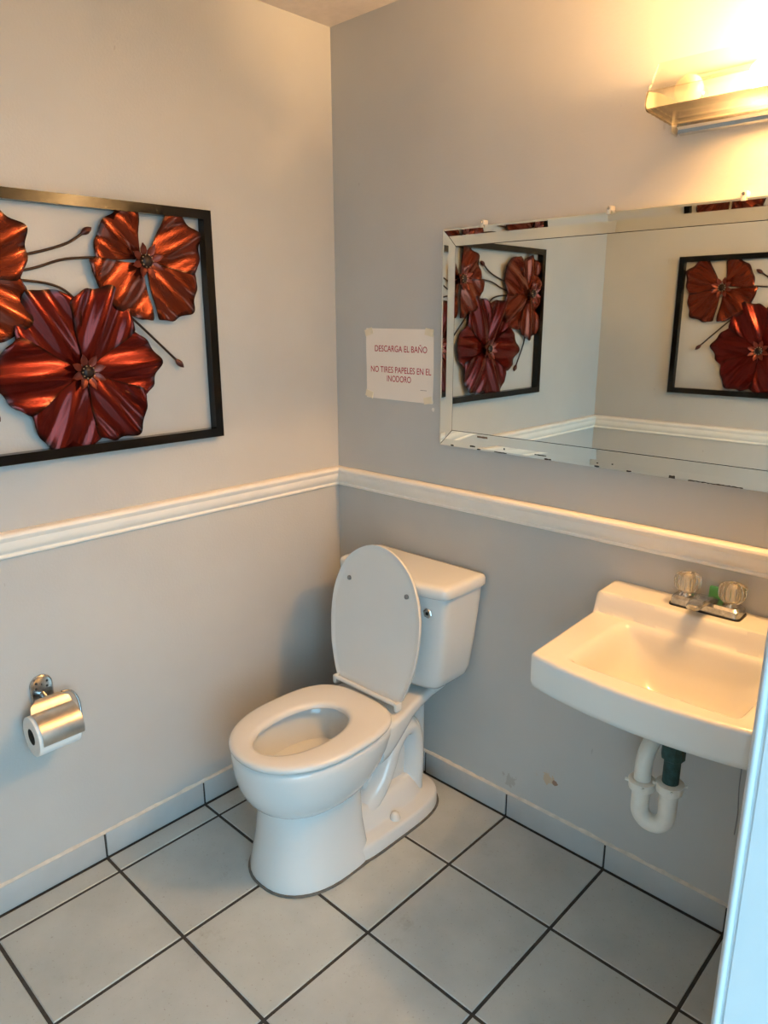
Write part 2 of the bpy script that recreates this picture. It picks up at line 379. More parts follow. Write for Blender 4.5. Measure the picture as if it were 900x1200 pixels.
# trapway: S-shaped bulge showing on the sides
tube('trapway', [(TX, -.43, .055), (TX, -.36, .085), (TX, -.305, .130), (TX, -.268, .190), (TX, -.243, .245), (TX, -.205, .281), (TX, -.165, .277), (TX, -.145, .238), (TX, -.140, .17), (TX, -.143, .10), (TX, -.145, .04)], .043, 'porcelain', toilet, n=28, per=8, sx=2.05, side=(1, 0, 0))
box('trapway_web', (TX-.046, TX+.046, -.36, -.14, .05, .25), 'porcelain', toilet, ch=.02)
box('outlet_post', (TX-.05, TX+.05, -.13, -.075, .03, .37), 'porcelain', toilet, ch=.018)
for s in (-1, 1):
    revolve('bolt_cap', [(0, .0165), (.012, .0155), (.022, .012), (.028, .006), (.029, .001)], (TX+s*.121, -.30, .044), (0, 0, 1), 'seat', toilet, 20)
# dark sealant line around the base
rings = []
def basering(z, d):
    a = egg(z, -.712-d, -.40, .150+d, 2.3, 4, -.52); b = egg(z, -.50, -.06+d, .152+d, 6, 3.2, -.28)
    a0 = egg(0, -.712, -.40, .150, 2.3, 4, -.52); b0 = egg(0, -.50, -.06, .152, 6, 3.2, -.28)
    ang = lambda p: math.atan2(p[1]+.42, p[0]-TX)
    sel = sorted([(ang(q), p) for p, q in zip(a, a0) if q[1] < -.525]+[(ang(q), p) for p, q in zip(b, b0) if q[1] >= -.44])
    return [p for _, p in sel]
r0, r1, r2 = basering(.0006, .0055), basering(.005, .0045), basering(.006, -.004)
v, f = loft([r0, r1, r2], False, False); link('sealant', v, f, 'darkcaulk', toilet, 60)
# seat (ring) and hinge
def seatring(z, d):  return egg(z, -.754+d, -.300-d, .183-d, 2.15, 3.2, -.525, 64)
def seathole(z, d): return egg(z, -.698-d, -.402+d, .094+d, 2.1, 2.2, -.545, 64)
rings = [seatring(.400, .006), seatring(.402, .002), seatring(.408, 0), seatring(.413, .001), seatring(.4175, .005), seatring(.420, .014), seathole(.4195, .016), seathole(.417, .006), seathole(.411, .001), seathole(.403, 0), seathole(.400, .004)]
v, f = loft(rings, False, False); n_ = 64; k0 = (len(rings)-1)*n_
f += [(k0+j, k0+(j+1) % n_, (j+1) % n_, j) for j in range(n_)]
link('seat', v, f, 'seat', toilet, 60)
LX = .411                                   # lid centre
hb = tube('hinge_bar', [(LX-.124, -.290, .424), (LX, -.290, .424), (LX+.124, -.290, .424)], .0075, 'seat', toilet, n=14)
for s in (-1, 1): box('hinge_block', (LX+s*.129-.007, LX+s*.129+.007, -.299, -.274, .404, .432), 'seat', toilet, ch=.004)
# lid standing open, leaning back against the tank
def lidpt(x, h, d):                          # h along the lid, d thickness towards the tank
    t = math.radians(7.0); return (LX+x, -.281+h*math.sin(t)+d*math.cos(t), .424+h*math.cos(t)-d*math.sin(t))
LIDW = [(0, .118), (.004, .130), (.012, .138), (.04, .150), (.08, .163), (.12, .173), (.17, .179), (.22, .181), (.27, .177), (.31, .167), (.35, .150), (.38, .132), (.405, .107), (.425, .078), (.438, .050), (.445, .024)]
def lidring(d, ins):
    right = [(max(w*(1-ins/.184), .001), max(h, ins) if h < .2 else h-ins*max(0, (h-.22)/.225)) for h, w in LIDW]
    right = catmull([(w, h, 0) for w, h in right], 3)
    right = [(max(q.x, .0006), q.y) for q in right]
    pts = right+[(0, .447-ins)]+[(-w, h) for w, h in reversed(right)]
    return [lidpt(w, h, d) for w, h in pts]
v, f = loft([lidring(.003, .020), lidring(.0025, .010), lidring(-.001, .004), lidring(-.001, .001), lidring(.004, 0), lidring(.010, .002), lidring(.014, .010), lidring(.015, .03)]); lid = link('lid', v, f, 'seat', toilet, 50)
for s in (-1, 1):
    p = Vector(lidpt(s*.117+.003, .322, .004)); q = Vector(lidpt(0, 0, 0))-Vector(lidpt(0, 0, 1))
    revolve('bumper', [(0, .0075), (.005, .007), (.007, .004)], p, q, 'rubber', lid, 14)
# tank
def tankring(z, hw, yf, yc, yb=-.012, r=.0, n=0):
    """bowed front (yf at the middle, yc at the corners), straight sides, rounded corners"""
    key = [(0, yf), (.4*hw, yf+.003), (.7*hw, yf+.011), (.88*hw, yf+.021), (.955*hw, yf+.029), (.99*hw, yf+.040), (hw, yf+.058), (hw, -.105), (hw, yb-.03), (hw-.003, yb-.008), (hw-.014, yb), (hw*.5, yb)]
    right = catmull([(a, b, 0) for a, b in key], 3)
    return [(TX-.002+q.x, q.y, z) for q in right]+[(TX-.002-q.x, q.y, z) for q in reversed(right[1:])]
tz = [(.428, .120, -.150, -.120, -.05), (.4285, .140, -.168, -.135, -.035), (.434, .158, -.182, -.148, -.025), (.448, .170, -.190, -.156, -.018), (.475, .178, -.194, -.160, -.014), (.56, .190, -.199, -.165, -.012), (.66, .203, -.205, -.170, -.012), (.746, .212, -.210, -.174, -.012)]
v, f = loft([tankring(*t) for t in tz]); tank = link('tank', v, f, 'porcelain', toilet, 60)
lz = [(.744, .214, -.212, -.176, -.012), (.744, .220, -.221, -.183, -.010), (.748, .222, -.224, -.186, -.008), (.768, .222, -.224, -.186, -.008), (.776, .219, -.221, -.183, -.010), (.780, .212, -.213, -.176, -.016), (.781, .20, -.20, -.165, -.026)]
v, f = loft([tankring(*t) for t in lz]); link('tank_lid', v, f, 'porcelain', toilet, 60)
fl = revolve('lever_nut', [(0, .0155), (.004, .0155), (.006, .012)], (.575, -.196, .693), (.12, -1, 0), 'chrome', toilet, 6, 20)
revolve('lever_hole', [(0, .0065), (.0015, .0055)], (.5757, -.2018, .693), (.12, -1, 0), 'blackplastic', fl, 4, 20)

# ------------------------------------------------------------------ wall-hung sink
SXL, SXR, SZ = 1.043, 1.531, .812
sink = thing('wall_sink', (1.287, -.01, .72), 'white wall-hung porcelain sink with raised back deck under the mirror', 'sink')
NX, NY = 96, 88
def sxy(s, t):
    xl = SXL+.022*t; xr = SXR-.014*t
    return xl+(xr-xl)*s, -.002-t*(.418+.030*math.sin(PI*s)**.8)
def sz(x, y):
    z = SZ+(.859-SZ)*sstep(-.124, -.100, y)
    def g(t):
        t = max(0, min(1, t)); return (1-(1-t)**2.3)*sstep(-.04, .26, t)
    fx = g((x-1.120)/.165)*g((1.488-x)/.12); fy = g((-.126-y)/.10)*g((y+.408)/.09)
    return z-.130*fx*fy
top = []
for j in range(NY+1):
    for i in range(NX+1):
        x, y = sxy(i/NX, j/NY); top.append((x, y, sz(x, y)))
f = [(j*(NX+1)+i, j*(NX+1)+i+1, (j+1)*(NX+1)+i+1, (j+1)*(NX+1)+i) for j in range(NY) for i in range(NX)]
per = [i for i in range(NX+1)]+[j*(NX+1)+NX for j in range(1, NY+1)]+[NY*(NX+1)+i for i in range(NX-1, -1, -1)]+[j*(NX+1) for j in range(NY-1, 0, -1)]
v = list(top); prev = per; cx, cy = 1.287, -.22
zlow = .724
for off, dz in ((.004, .0012), (.007, .0045), (.008, .009), (.007, None), (.002, None), (-.010, None), (-.022, None)):
    base = len(v); m = len(per)
    for q, idx in enumerate(per):
        a = Vector(v[per[q-1]]); b = Vector(v[per[(q+1) % m]]); t = (b-a); t.z = 0; t.normalize(); nrm = Vector((-t.y, t.x, 0))
        p = Vector(top[idx]); c = Vector((cx, cy, p.z))
        if nrm.dot(p-c) < 0: nrm = -nrm
        np_ = p+nrm*(off if p.y < -.006 else min(off, 0)); np_.y = min(np_.y, -.001)
        if dz is not None: np_.z = p.z-dz
        else: np_.z = {.007: zlow+.022, .002: zlow+.008, -.010: zlow+.001, -.022: zlow}[off]
        v.append(tuple(np_))
    cur = list(range(base, base+m)); f += [(prev[q], prev[(q+1) % m], cur[(q+1) % m], cur[q]) for q in range(m)]; prev = cur
ub = len(v)
for j in range(NY+1):
    for i in range(NX+1):
        x, y, z = top[j*(NX+1)+i]; v.append((cx+(x-cx)*.955, -.015+(y+.02)*.94, min(zlow, z-.012)))
f += [(ub+a, ub+d, ub+c, ub+b) for a, b, c, d in f[:NX*NY]]
link('basin', v, f, 'sinkp', sink, 45)
revolve('drain_ring', [(0, .024), (.003, .024), (.004, .020), (.002, .016), (.0015, .002)], (1.312, -.255, .682), (0, 0, 1), 'oldchrome', sink, 24)

# faucet on the deck
FZ = .8585
faucet = thing('faucet', (1.283, -.045, FZ), 'chrome two-handle faucet with clear acrylic knobs on the sink deck', 'faucet')
def rr_plan(x0, x1, y0, y1, z, r, n=5):
    o = []
    for (cx_, cy_, a0) in ((x1-r, y1-r, 0), (x0+r, y1-r, PI/2), (x0+r, y0+r, PI), (x1-r, y0+r, 1.5*PI)):
        for q in range(n+1): a = a0+q*PI/2/n; o.append((cx_+r*math.cos(a), cy_+r*math.sin(a), z))
    return o
v, f = loft([rr_plan(1.203, 1.363, -.073, -.013, FZ, .012), rr_plan(1.203, 1.363, -.073, -.013, FZ+.005, .012)]); link('gasket', v, f, 'blackplastic', faucet, 40)
v, f = loft([rr_plan(1.205, 1.361, -.071, -.015, FZ+.005, .012), rr_plan(1.206, 1.360, -.070, -.016, FZ+.019, .012), rr_plan(1.211, 1.355, -.064, -.021, FZ+.025, .012)]); link('base', v, f, 'oldchrome', faucet, 30)
for x in (1.234, 1.334):
    revolve('valve_stem', [(0, .019), (.006, .018), (.012, .013), (.020, .011)], (x, -.044, FZ+.020), (0, 0, 1), 'oldchrome', faucet, 20)
    n = 40; rings = []
    for h, r in ((.0, .016), (.003, .021), (.012, .0255), (.022, .0275), (.034, .0275), (.041, .025), (.045, .019), (.046, .010), (.044, .006)):
        rings.append([(x+math.cos(2*PI*j/n)*r*(1+(.09 if (j//2) % 2 and .005 < h < .042 else 0)), -.044+math.sin(2*PI*j/n)*r*(1+(.09 if (j//2) % 2 and .005 < h < .042 else 0)), FZ+.032+h) for j in range(n)])
    v, f = loft(rings); kn = link('knob', v, f, 'acrylic', faucet, 20)
    revolve('knob_core', [(0, .007), (.034, .007), (.036, .004)], (x, -.044, FZ+.034), (0, 0, 1), 'pvc', kn, 12)
rings = []
for y, hw, z0, z1 in ((-.030, .020, .018, .030), (-.055, .020, .022, .040), (-.080, .019, .027, .044), (-.110, .017, .029, .043), (-.135, .015, .027, .040), (-.140, .013, .028, .037)):
    c = .004; x = 1.283
    rings.append([(x-hw, y, FZ+z0+c), (x-hw, y, FZ+z1-c), (x-hw+c, y, FZ+z1), (x+hw-c, y, FZ+z1), (x+hw, y, FZ+z1-c), (x+hw, y, FZ+z0+c), (x+hw-c, y, FZ+z0), (x-hw+c, y, FZ+z0)])
v, f = loft(rings); link('spout', v, f, 'oldchrome', faucet, 30)
v, f = boxvf(1.272, 1.312, -.0125, -.0015, .8585, .906, .004)
tag(link('soap_bar', v, f, 'soap', None, 40), 'small green soap bar standing on edge behind the faucet', 'soap')

# drain trap
trap = thing('drain_trap', (1.30, -.2, .36), 'white plastic P-trap with corroded green tailpiece below the sink', 'drain pipe')
X1, X2, TY = 1.302, 1.241, -.205
revolve('tailpiece', [(0, .0185), (.105, .0185)], (X1, TY, .475), (0, 0, 1), 'verdigris', trap, 20)
revolve('tailpiece_nut', [(0, .022), (.003, .026), (.035, .026), (.045, .030), (.11, .030)], (X1, TY, .555), (0, 0, 1), 'verdigris', trap, 10, 25)
arc = [(X1, TY, .49)]+[(X1, TY, .44)]+[((X1+X2)/2+math.cos(a)*(X1-X2)/2, TY-.004*(1-math.cos(a)), .408+math.sin(a)*-.036) for a in [PI*q/8 for q in range(9)]]+[(X2, TY-.008, .455), (X2, TY-.008, .475)]
tube('u_bend', arc, .0205, 'pvc', trap, n=18, per=4)
for (x, y, z, t_) in ((X1, TY, .468, 0), (X2, TY-.008, .452, .0)):
    nut = revolve('slip_nut', [(0, .025), (.003, .029), (.016, .030), (.024, .031), (.026, .027), (.027, .021)], (x, y, z), (0, 0, 1), 'pvc', trap, 16, 25)
    for q in range(4):
        a = q*PI/2+.5; v, f = tubevf([Vector((x+math.cos(a)*.028, y+math.sin(a)*.028, z+.018)), Vector((x+math.cos(a)*.037, y+math.sin(a)*.037, z+.020))], .0035, 8); link('nut_ear', v, f, 'pvc', nut, 50)
tube('trap_arm', [(X2, TY-.008, .47), (X2, TY-.006, .52), (X2+.003, TY+.008, .556), (X2+.008, TY+.05, .582), (X2+.012, TY+.10, .588), (X2+.014, -.004, .590)], .0195, 'pvc', trap, n=18, per=6)
revolve('wall_flange', [(0, .036), (.003, .036), (.010, .022)], (X2+.014, -.001, .590), (0, -1, 0), 'oldchrome', trap, 24)
tag(tube('supply_cable', [(1.335, -.12, .70), (1.362, -.07, .672), (1.384, -.030, .61), (1.392, -.008, .50), (1.393, -.006, .42), (1.398, -.006, .35), (1.397, -.006, .29)], .0012, 'cable', None, n=8), 'thin grey cable hanging down the wall beside the drain trap', 'cable')

# ------------------------------------------------------------------ mirror with bevelled border strips
MX0, MX1, MZ0, MZ1, MW = .462, 1.602, 1.146, 1.746, .046
mir = thing('wall_mirror', ((MX0+MX1)/2, 0, MZ0), 'wide frameless mirror with a silvered border of strips over the sink', 'mirror')
box('backing', (MX0+.001, MX1-.001, -.0085, -.001, MZ0+.001, MZ1-.001), 'fleck', mir)
G = .0016
box('mirror_pane', (MX0+MW+G, MX1-MW-G, -.020, -.009, MZ0+MW+G, MZ1-MW-G), 'mirror', mir)
def strip(a0, a1, b1, b0, yv=-.0166):   # outer edge a0-a1, inner edge b0-b1, in (x,z): shallow V: both bands slope to a valley line
    m0 = tuple(p+(q-p)*.42 for p, q in zip(a0, b0)); m1 = tuple(p+(q-p)*.42 for p, q in zip(a1, b1))
    e0 = tuple(p+(q-p)*.10 for p, q in zip(a0, b0)); e1 = tuple(p+(q-p)*.10 for p, q in zip(a1, b1))
    rows = [(a0, a1, -.009), (a0, a1, -.0178), (e0, e1, -.0182), (m0, m1, yv), (b0, b1, -.0192), (b0, b1, -.009)]
    v = []
    for p, q, y in rows: v += [(p[0], y, p[1]), (q[0], y, q[1])]
    f = [(2*i, 2*i+1, (2*i+3) % 12, (2*i+2) % 12) for i in range(6)]+[tuple(range(0, 12, 2)), tuple(range(11, 0, -2))]
    return link('mirror_strip', v, f, 'mirror', mir)
g = .0012
I0, I1, J0, J1 = MX0+MW, MX1-MW, MZ0+MW, MZ1-MW
st = strip((MX0+g, MZ1), (MX1-g, MZ1), (I1-g, J1), (I0+g, J1))
sb = strip((MX0+g, MZ0), (MX1-g, MZ0), (I1-g, J0), (I0+g, J0), -.0178)
sl = strip((MX0, MZ0+g), (MX0, MZ1-g), (I0, J1-g), (I0, J0+g))
strip((MX1, MZ0+g), (MX1, MZ1-g), (I1, J1-g), (I1, J0+g))
def patch(x0, x1, zo0, zo1, mat, parent, seed):
    """thin patch lying on the bevel of the top / bottom strip, uneven outline"""
    rnd = random.Random(seed); v = []; n = max(4, int((x1-x0)/.004))
    def yy(z):
        d = min(abs(z-MZ1), abs(z-MZ0)); return (-.0182+.0004*d/(MW*.42) if d < MW*.42 else -.0178-.0014*(d-MW*.42)/(MW*.58))-.0005
    for i in range(n+1):
        x = x0+(x1-x0)*i/n; a = zo0+rnd.uniform(-1, 1)*.0006; b = zo1+rnd.uniform(-1, 1)*.0006
        v += [(x, yy(a), a), (x, yy(b), b), (x, yy(b)+.001, b), (x, yy(a)+.001, a)]
    rings = [v[i*4:i*4+4] for i in range(n+1)]; vv, ff = loft(rings); link('strip_patch', vv, ff, mat, parent)
for i, (x, w, z, h) in enumerate([(.505, .010, 1.1465, .004), (.575, .018, 1.152, .004), (.60, .012, 1.1465, .003), (.66, .04, 1.1465, .0025), (.69, .004, 1.157, .004), (.79, .035, 1.155, .0025), (.82, .02, 1.1465, .0035), (.965, .012, 1.1468, .004), (.97, .004, 1.156, .003), (1.01, .004, 1.158, .003), (1.05, .012, 1.1468, .003), (1.155, .014, 1.1468, .006), (1.20, .12, 1.1465, .002), (.60, .035, 1.181, .005)]):
    patch(x, x+w, z, z+h, 'fleck' if z < 1.17 else 'brown_patch', sb, 20+i)  # the one patch near the inner edge is brown, the others dark flecks
for x in (.596, .956, 1.252):
    c = box('clip', (x-.007, x+.007, -.024, -.001, MZ1+.0003, MZ1+.014), 'clip', mir, ch=.003)
    box('clip_tongue', (x-.005, x+.005, -.024, -.0205, MZ1-.006, MZ1+.004), 'clip', c, ch=.0012)
    revolve('clip_screw', [(0, .004), (.002, .003)], (x, -.024, MZ1+.008), (0, -1, 0), 'oldchrome', c, 10)

# ------------------------------------------------------------------ notice
SX0, SX1, SB, ST = .143, .4205, 1.262, 1.4775
sign = thing('paper_sign', ((SX0+SX1)/2, -.001, SB), 'white paper notice with red Spanish lettering taped beside the mirror', 'sign')
nx, nz = 14, 10
def curl(u, w): return -.0012-.0035*sstep(.8, 1, u)*sstep(.45, 0, w)-.002*sstep(.2, 0, u)*sstep(.3, .8, w)*sstep(1, .8, w)
v, f = [], []
for s in (0, 1):
    for j in range(nz+1):
        for i in range(nx+1):
            u, w = i/nx, j/nz; v.append((SX0+(SX1-SX0)*u+.002*(1-w)*u, curl(u, w)-.0004*s, SB+(ST-SB)*w-.002*(1-w)*u+.0015*(1-u)*w))
m = (nx+1)*(nz+1)
for j in range(nz):
    for i in range(nx):
        a = j*(nx+1)+i; f += [(a, a+1, a+nx+2, a+nx+1), (m+a, m+a+nx+1, m+a+nx+2, m+a+1)]
edge = list(range(nx+1))+[j*(nx+1)+nx for j in range(1, nz+1)]+[nz*(nx+1)+i for i in range(nx-1, -1, -1)]+[j*(nx+1) for j in range(nz-1, 0, -1)]
for q in range(len(edge)): a, b = edge[q], edge[(q+1) % len(edge)]; f.append((a, b, b+m, a+m))
link('sheet', v, f, 'paper', sign, 60)
for (x, z, r) in ((SX0+.012, ST-.010, .3), (SX1-.016, ST-.009, -.2), (SX0+.013, SB+.012, -.25), (SX1-.016, SB+.008, .2)):
    c, s = math.cos(r), math.sin(r); v = []
    for y in (-.0068 if x > .3 and z < 1.3 else -.0042, -.0012):
        for (a, b) in ((-.016, -.010), (.016, -.010), (.016, .010), (-.016, .010)): v.append((x+a*c-b*s, y, z+a*s+b*c))
    link('tape', v, [(0, 1, 2, 3), (7, 6, 5, 4), (0, 4, 5, 1), (1, 5, 6, 2), (2, 6, 7, 3), (3, 7, 4, 0)], 'tape', sign)
dg = None
def text(body, x0, x1, zc, h, mat, name='lettering'):
    cu = bpy.data.curves.new('txt', 'FONT'); cu.body = body; cu.size = 1; cu.extrude = 0; cu.offset = .006
    to = bpy.data.objects.new('txt', cu); C.objects.link(to); bpy.context.view_layer.update()
    me = bpy.data.meshes.new_from_object(to.evaluated_get(bpy.context.evaluated_depsgraph_get()))
    bpy.data.objects.remove(to); bpy.data.curves.remove(cu)
    xs_ = [q.co.x for q in me.vertices]; lo, hi = min(xs_), max(xs_); cap = .73
    L = origin(sign)
    for q in me.vertices:
        x = x0+(q.co.x-lo)/(hi-lo)*(x1-x0); z = zc+(q.co.y/cap-.5)*h
        u = (x-SX0)/(SX1-SX0); w = (z-SB)/(ST-SB)
        q.co = Vector((x, curl(max(0, min(1, u)), max(0, min(1, w)))-.0009, z))-L
    me.materials.append(MAT[mat]); o = bpy.data.objects.new(name, me); C.objects.link(o); o.parent = sign
text('DESCARGA EL BA\u00d1O', .181, .396, 1.4185, .0195, 'ink')
text('NO TIRES PAPELES EN EL', .163, .413, 1.3545, .0195, 'ink')
text('INODORO', .233, .333, 1.3275, .0195, 'ink')
text('_____', .371, .397, 1.306, .012, 'blackink', 'fine_print')

# ------------------------------------------------------------------ vanity light
VX0, VX1 = 1.092, 1.625
van = thing('vanity_light', ((VX0+VX1)/2, 0, 1.89), 'chrome vanity light bar with clear ribbed glass over the mirror', 'light fixture')
pr = [(-.0005, 1.908), (-.0005, 1.993), (-.022, 1.993), (-.030, 1.986), (-.030, 1.915), (-.022, 1.908)]
v, f = loft([[(VX0+.010, a, b) for a, b in pr], [(VX1, a, b) for a, b in pr]]); link('backplate', v, f, 'enamel', van, 30)
for x in (VX0-.004, VX1):
    pr2 = [(-.0005, 1.888), (-.030, 1.892), (-.036, 1.906), (-.156, 1.911), (-.160, 1.916), (-.158, 1.928), (-.154, 1.944), (-.100, 1.952), (-.0005, 1.952)]
    v, f = loft([[(x, a, b) for a, b in pr2], [(x+.004, a, b) for a, b in pr2]]); link('end_bracket', v, f, 'enamel', van)
def glass_profile(key):
    pts = []
    for a, b in zip(key[:-1], key[1:]):
        for q in range(6): pts.append((a[0]+(b[0]-a[0])*q/6, a[1]+(b[1]-a[1])*q/6))
    pts.append(key[-1]); out = []; inn = []
    for i, p in enumerate(pts):
        t = Vector((pts[min(i+1, len(pts)-1)][0]-pts[max(i-1, 0)][0], pts[min(i+1, len(pts)-1)][1]-pts[max(i-1, 0)][1])).normalized(); n2 = Vector((t.y, -t.x))
        w = .0012 if i % 2 else 0
        out.append((p[0]+n2.x*(.0026+w), p[1]+n2.y*(.0026+w))); inn.append((p[0]-n2.x*.0026, p[1]-n2.y*.0026))
    return out+inn[::-1]
for nm, key, mt in (('glass_cover', [(-.116, 2.001), (-.152, 1.946)], 'glass'), ('lower_glass', [(-.1535, 1.9435), (-.160, 1.934), (-.161, 1.918), (-.155, 1.911), (-.10, 1.908), (-.034, 1.905)], 'glass_low')):
    gp = glass_profile(key)
    v, f = loft([[(VX0, a, b) for a, b in gp], [(VX1, a, b) for a, b in gp]]); link(nm, v, f, mt, van, 25)
pr3 = [(-.0005, 1.904), (-.0005, 1.886), (-.012, 1.884), (-.022, 1.887), (-.026, 1.894), (-.034, 1.898), (-.034, 1.904)]
v, f = loft([[(VX0+.012, a, b) for a, b in pr3], [(VX1, a, b) for a, b in pr3]]); link('lower_trim', v, f, 'chrome', van, 20)
for i, x in enumerate((1.145, 1.287, 1.429, 1.571)):
    so = revolve('socket', [(0, .018), (.022, .018), (.026, .014)], (x, -.030, 1.951), (0, -1, 0), 'oldchrome', van, 16)
    revolve('bulb', [(.024, .010), (.030, .014), (.038, .021), (.048, .0265), (.057, .028), (.068, .026), (.076, .019), (.080, .008)], (x, -.030, 1.951), (0, -1, 0), ('bulb_off', 'bulb_on', 'bulb_added_mid', 'bulb_added_bright')[i], van, 18, 180)  # last two bulbs are out of view, added as extra warm light

# ------------------------------------------------------------------ metal flower pictures (local space: X right, Z up, viewer at -Y)
PW, PH, PD, BW = .785, .612, .030, .024
def picture(loc, rz, label):
    root = thing('flower_picture', loc, label, 'wall art', 'matching metal flower pictures'); root.rotation_euler = (0, 0, rz)
    h = PW/2
    def bar(q):
        v = [(a, y, b) for y in (-.002, -PD) for a, b in q]
        return link('frame_bar', v, [(0, 1, 2, 3), (7, 6, 5, 4), (0, 4, 5, 1), (1, 5, 6, 2), (2, 6, 7, 3), (3, 7, 4, 0)], 'black', root, world=False)
    bar([(-h, PH), (h, PH), (h-BW, PH-BW), (-h+BW, PH-BW)]); bar([(-h, 0), (h, 0), (h-BW, BW), (-h+BW, BW)])
    bar([(-h, 0), (-h, PH), (-h+BW, PH-BW), (-h+BW, BW)]); bar([(h, 0), (h, PH), (h-BW, PH-BW), (h-BW, BW)])
    def petal(par, ang, L, hw, mat, ribs, lift, seed, rootr=.018):
        rnd = random.Random(seed); nu, nv = 14, 25; v = []; uv = []
        ph = rnd.uniform(-.3, .3); ca, sa = math.cos(ang), math.sin(ang)
        for i in range(nu+1):
            t = i/nu
            for j in range(nv):
                s = -1+2*j/(nv-1)
                wid = hw*(.12+.88*math.sin(min(1, t*1.08)*PI/2)**1.12)*(1-.18*sstep(.74, 1, t))
                lob = (1-math.cos(2*PI*s*ribs*.5+PI*(ribs-1)))/2
                tip = .93-.29*abs(s)**3.0+.075*lob+.010*math.cos(9*s+ph*9)
                r = rootr+(L-rootr)*t*(1+(tip-1)*t**1.5)
                lat = wid*s
                rib = math.cos(2*PI*lat/hw*ribs*.62+ph)
                rib = math.copysign(abs(rib)**.8, rib)
                out = -(.013+lift+.018*t-.012*t**3) - .0052*math.sin(min(1, t*1.6)*PI/2)*rib + .006*t*s*s
                v.append((r*ca-lat*sa, min(out, -.0035), r*sa+lat*ca)); uv.append((.5+.5*s, t))
        n = len(v)
        # give the sheet thickness
        v2 = v+[(a, b+.0016, c) for a, b, c in v]; f = []
        for i in range(nu):
            for j in range(nv-1):
                a = i*nv+j; f += [(a, a+1, a+nv+1, a+nv), (n+a, n+a+nv, n+a+nv+1, n+a+1)]
        ed = list(range(nv))+[i*nv+nv-1 for i in range(1, nu+1)]+[nu*nv+j for j in range(nv-2, -1, -1)]+[i*nv for i in range(nu-1, 0, -1)]
        for q in range(len(ed)): a, b = ed[q], ed[(q+1) % len(ed)]; f.append((a, b, b+n, a+n))
        return link('petal', v2, f, mat, par, 50, uvs=uv+uv, world=False)
    def flower(cx, cz, petals, mat, seed):
        fo = revolve('flower', [(0, .016), (.020, .018), (.026, .017), (.031, .012), (.033, .004)], (0, -.006, 0), (0, -1, 0), 'stem', root, 18, world=False)
        fo.location = (cx, 0, cz)
        for i, (a, L, hw, rb) in enumerate(petals): petal(fo, math.radians(a), L, hw, mat, rb, .0035*(i % 2)+.0015*i/len(petals), seed+i)
        for q in range(8):     # little calyx petals round the centre
            a = q*PI/4+.3; ca, sa = math.cos(a), math.sin(a); v = []
            for r, w, y in ((.012, .003, -.030), (.024, .0095, -.0345), (.034, .008, -.038), (.045, .0008, -.043)):
                v += [(r*ca-w*sa, y, r*sa+w*ca), (r*ca, y+.003, r*sa), (r*ca+w*sa, y, r*sa-w*ca)]
            f = [(i*3+j, i*3+j+1, i*3+j+4, i*3+j+3) for i in range(3) for j in range(2)]
            n = len(v); v += [(x, y+.0012, z) for x, y, z in v]; f += [tuple(n+q_ for q_ in reversed(t)) for t in f]
            link('small_petal', v, f, 'calyx', fo, 60, world=False)
        v, f = [], []
        for q in range(10):    # beads round the dark centre
            a = q*PI/5; c = Vector((math.cos(a)*.0155, -.038, math.sin(a)*.0155)); bm = bmesh.new(); bmesh.ops.create_icosphere(bm, subdivisions=1, radius=.0021)
            bm.verts.ensure_lookup_table(); b0_ = len(v); v += [tuple(c+q2.co) for q2 in bm.verts]; f += [tuple(b0_+q2.index for q2 in fc.verts) for fc in bm.faces]; bm.free()
        link('seed_beads', v, f, 'seed', fo, 180, world=False)
    B = 1.180
    def stem(pts, bud=True):
        P = [(x, y, z-B) for x, y, z in pts]
        so = tube('stem', P, .0032, 'stem', root, n=8, world=False)
        if bud:
            e = Vector(P[-1]); d = (e-Vector(P[-2])).normalized()
            revolve('bud', [(-.006, .0035), (.002, .0075), (.010, .0085), (.018, .006), (.025, .001)], e, d, 'bud', so, 12, world=False)
    stem([(-.24, -.012, 1.630), (-.109, -.012, 1.653), (-.01, -.012, 1.682), (.040, -.012, 1.712)])
    stem([(-.24, -.011, 1.595), (-.097, -.012, 1.623), (-.01, -.012, 1.649), (.12, -.011, 1.660)], False)
    stem([(-.24, -.010, 1.598), (-.107, -.011, 1.597), (-.03, -.010, 1.583), (.02, -.010, 1.54)], False)
    stem([(.08, -.011, 1.56), (.142, -.013, 1.515), (.21, -.013, 1.453), (.268, -.013, 1.398)])
    stem([(-.10, -.011, 1.45), (-.15, -.012, 1.435), (-.19, -.012, 1.412), (-.210, -.012, 1.396)])
    stem([(-.285, -.011, 1.44), (-.272, -.012, 1.40), (-.245, -.012, 1.35), (-.218, -.012, 1.303)])
    flower(.006, 1.384-B, [(122, .224, .097, 2), (66, .224, .093, 2), (5, .210, .093, 2), (-52, .210, .093, 2), (-115, .217, .096, 2), (182, .224, .096, 2)], 'petal', 3)
    flower(.190, 1.653-B, [(138, .138, .094, 2), (24, .182, .088, 2), (-43, .182, .090, 2), (-133, .148, .112, 2)], 'petal_b', 40)
    flower(-.300, 1.607-B, [(88, .158, .085, 2), (28, .226, .094, 2), (-30, .218, .096, 2), (-88, .195, .092, 2), (-150, .085, .06, 1), (140, .088, .06, 1)], 'petal_b', 80)
    return root
picture((.0, -.8725, 1.180), PI/2, 'black framed red metal flower picture hanging on the left wall')
picture((.775, RY, 1.160), PI, 'black framed red metal flower picture seen only in the mirror')

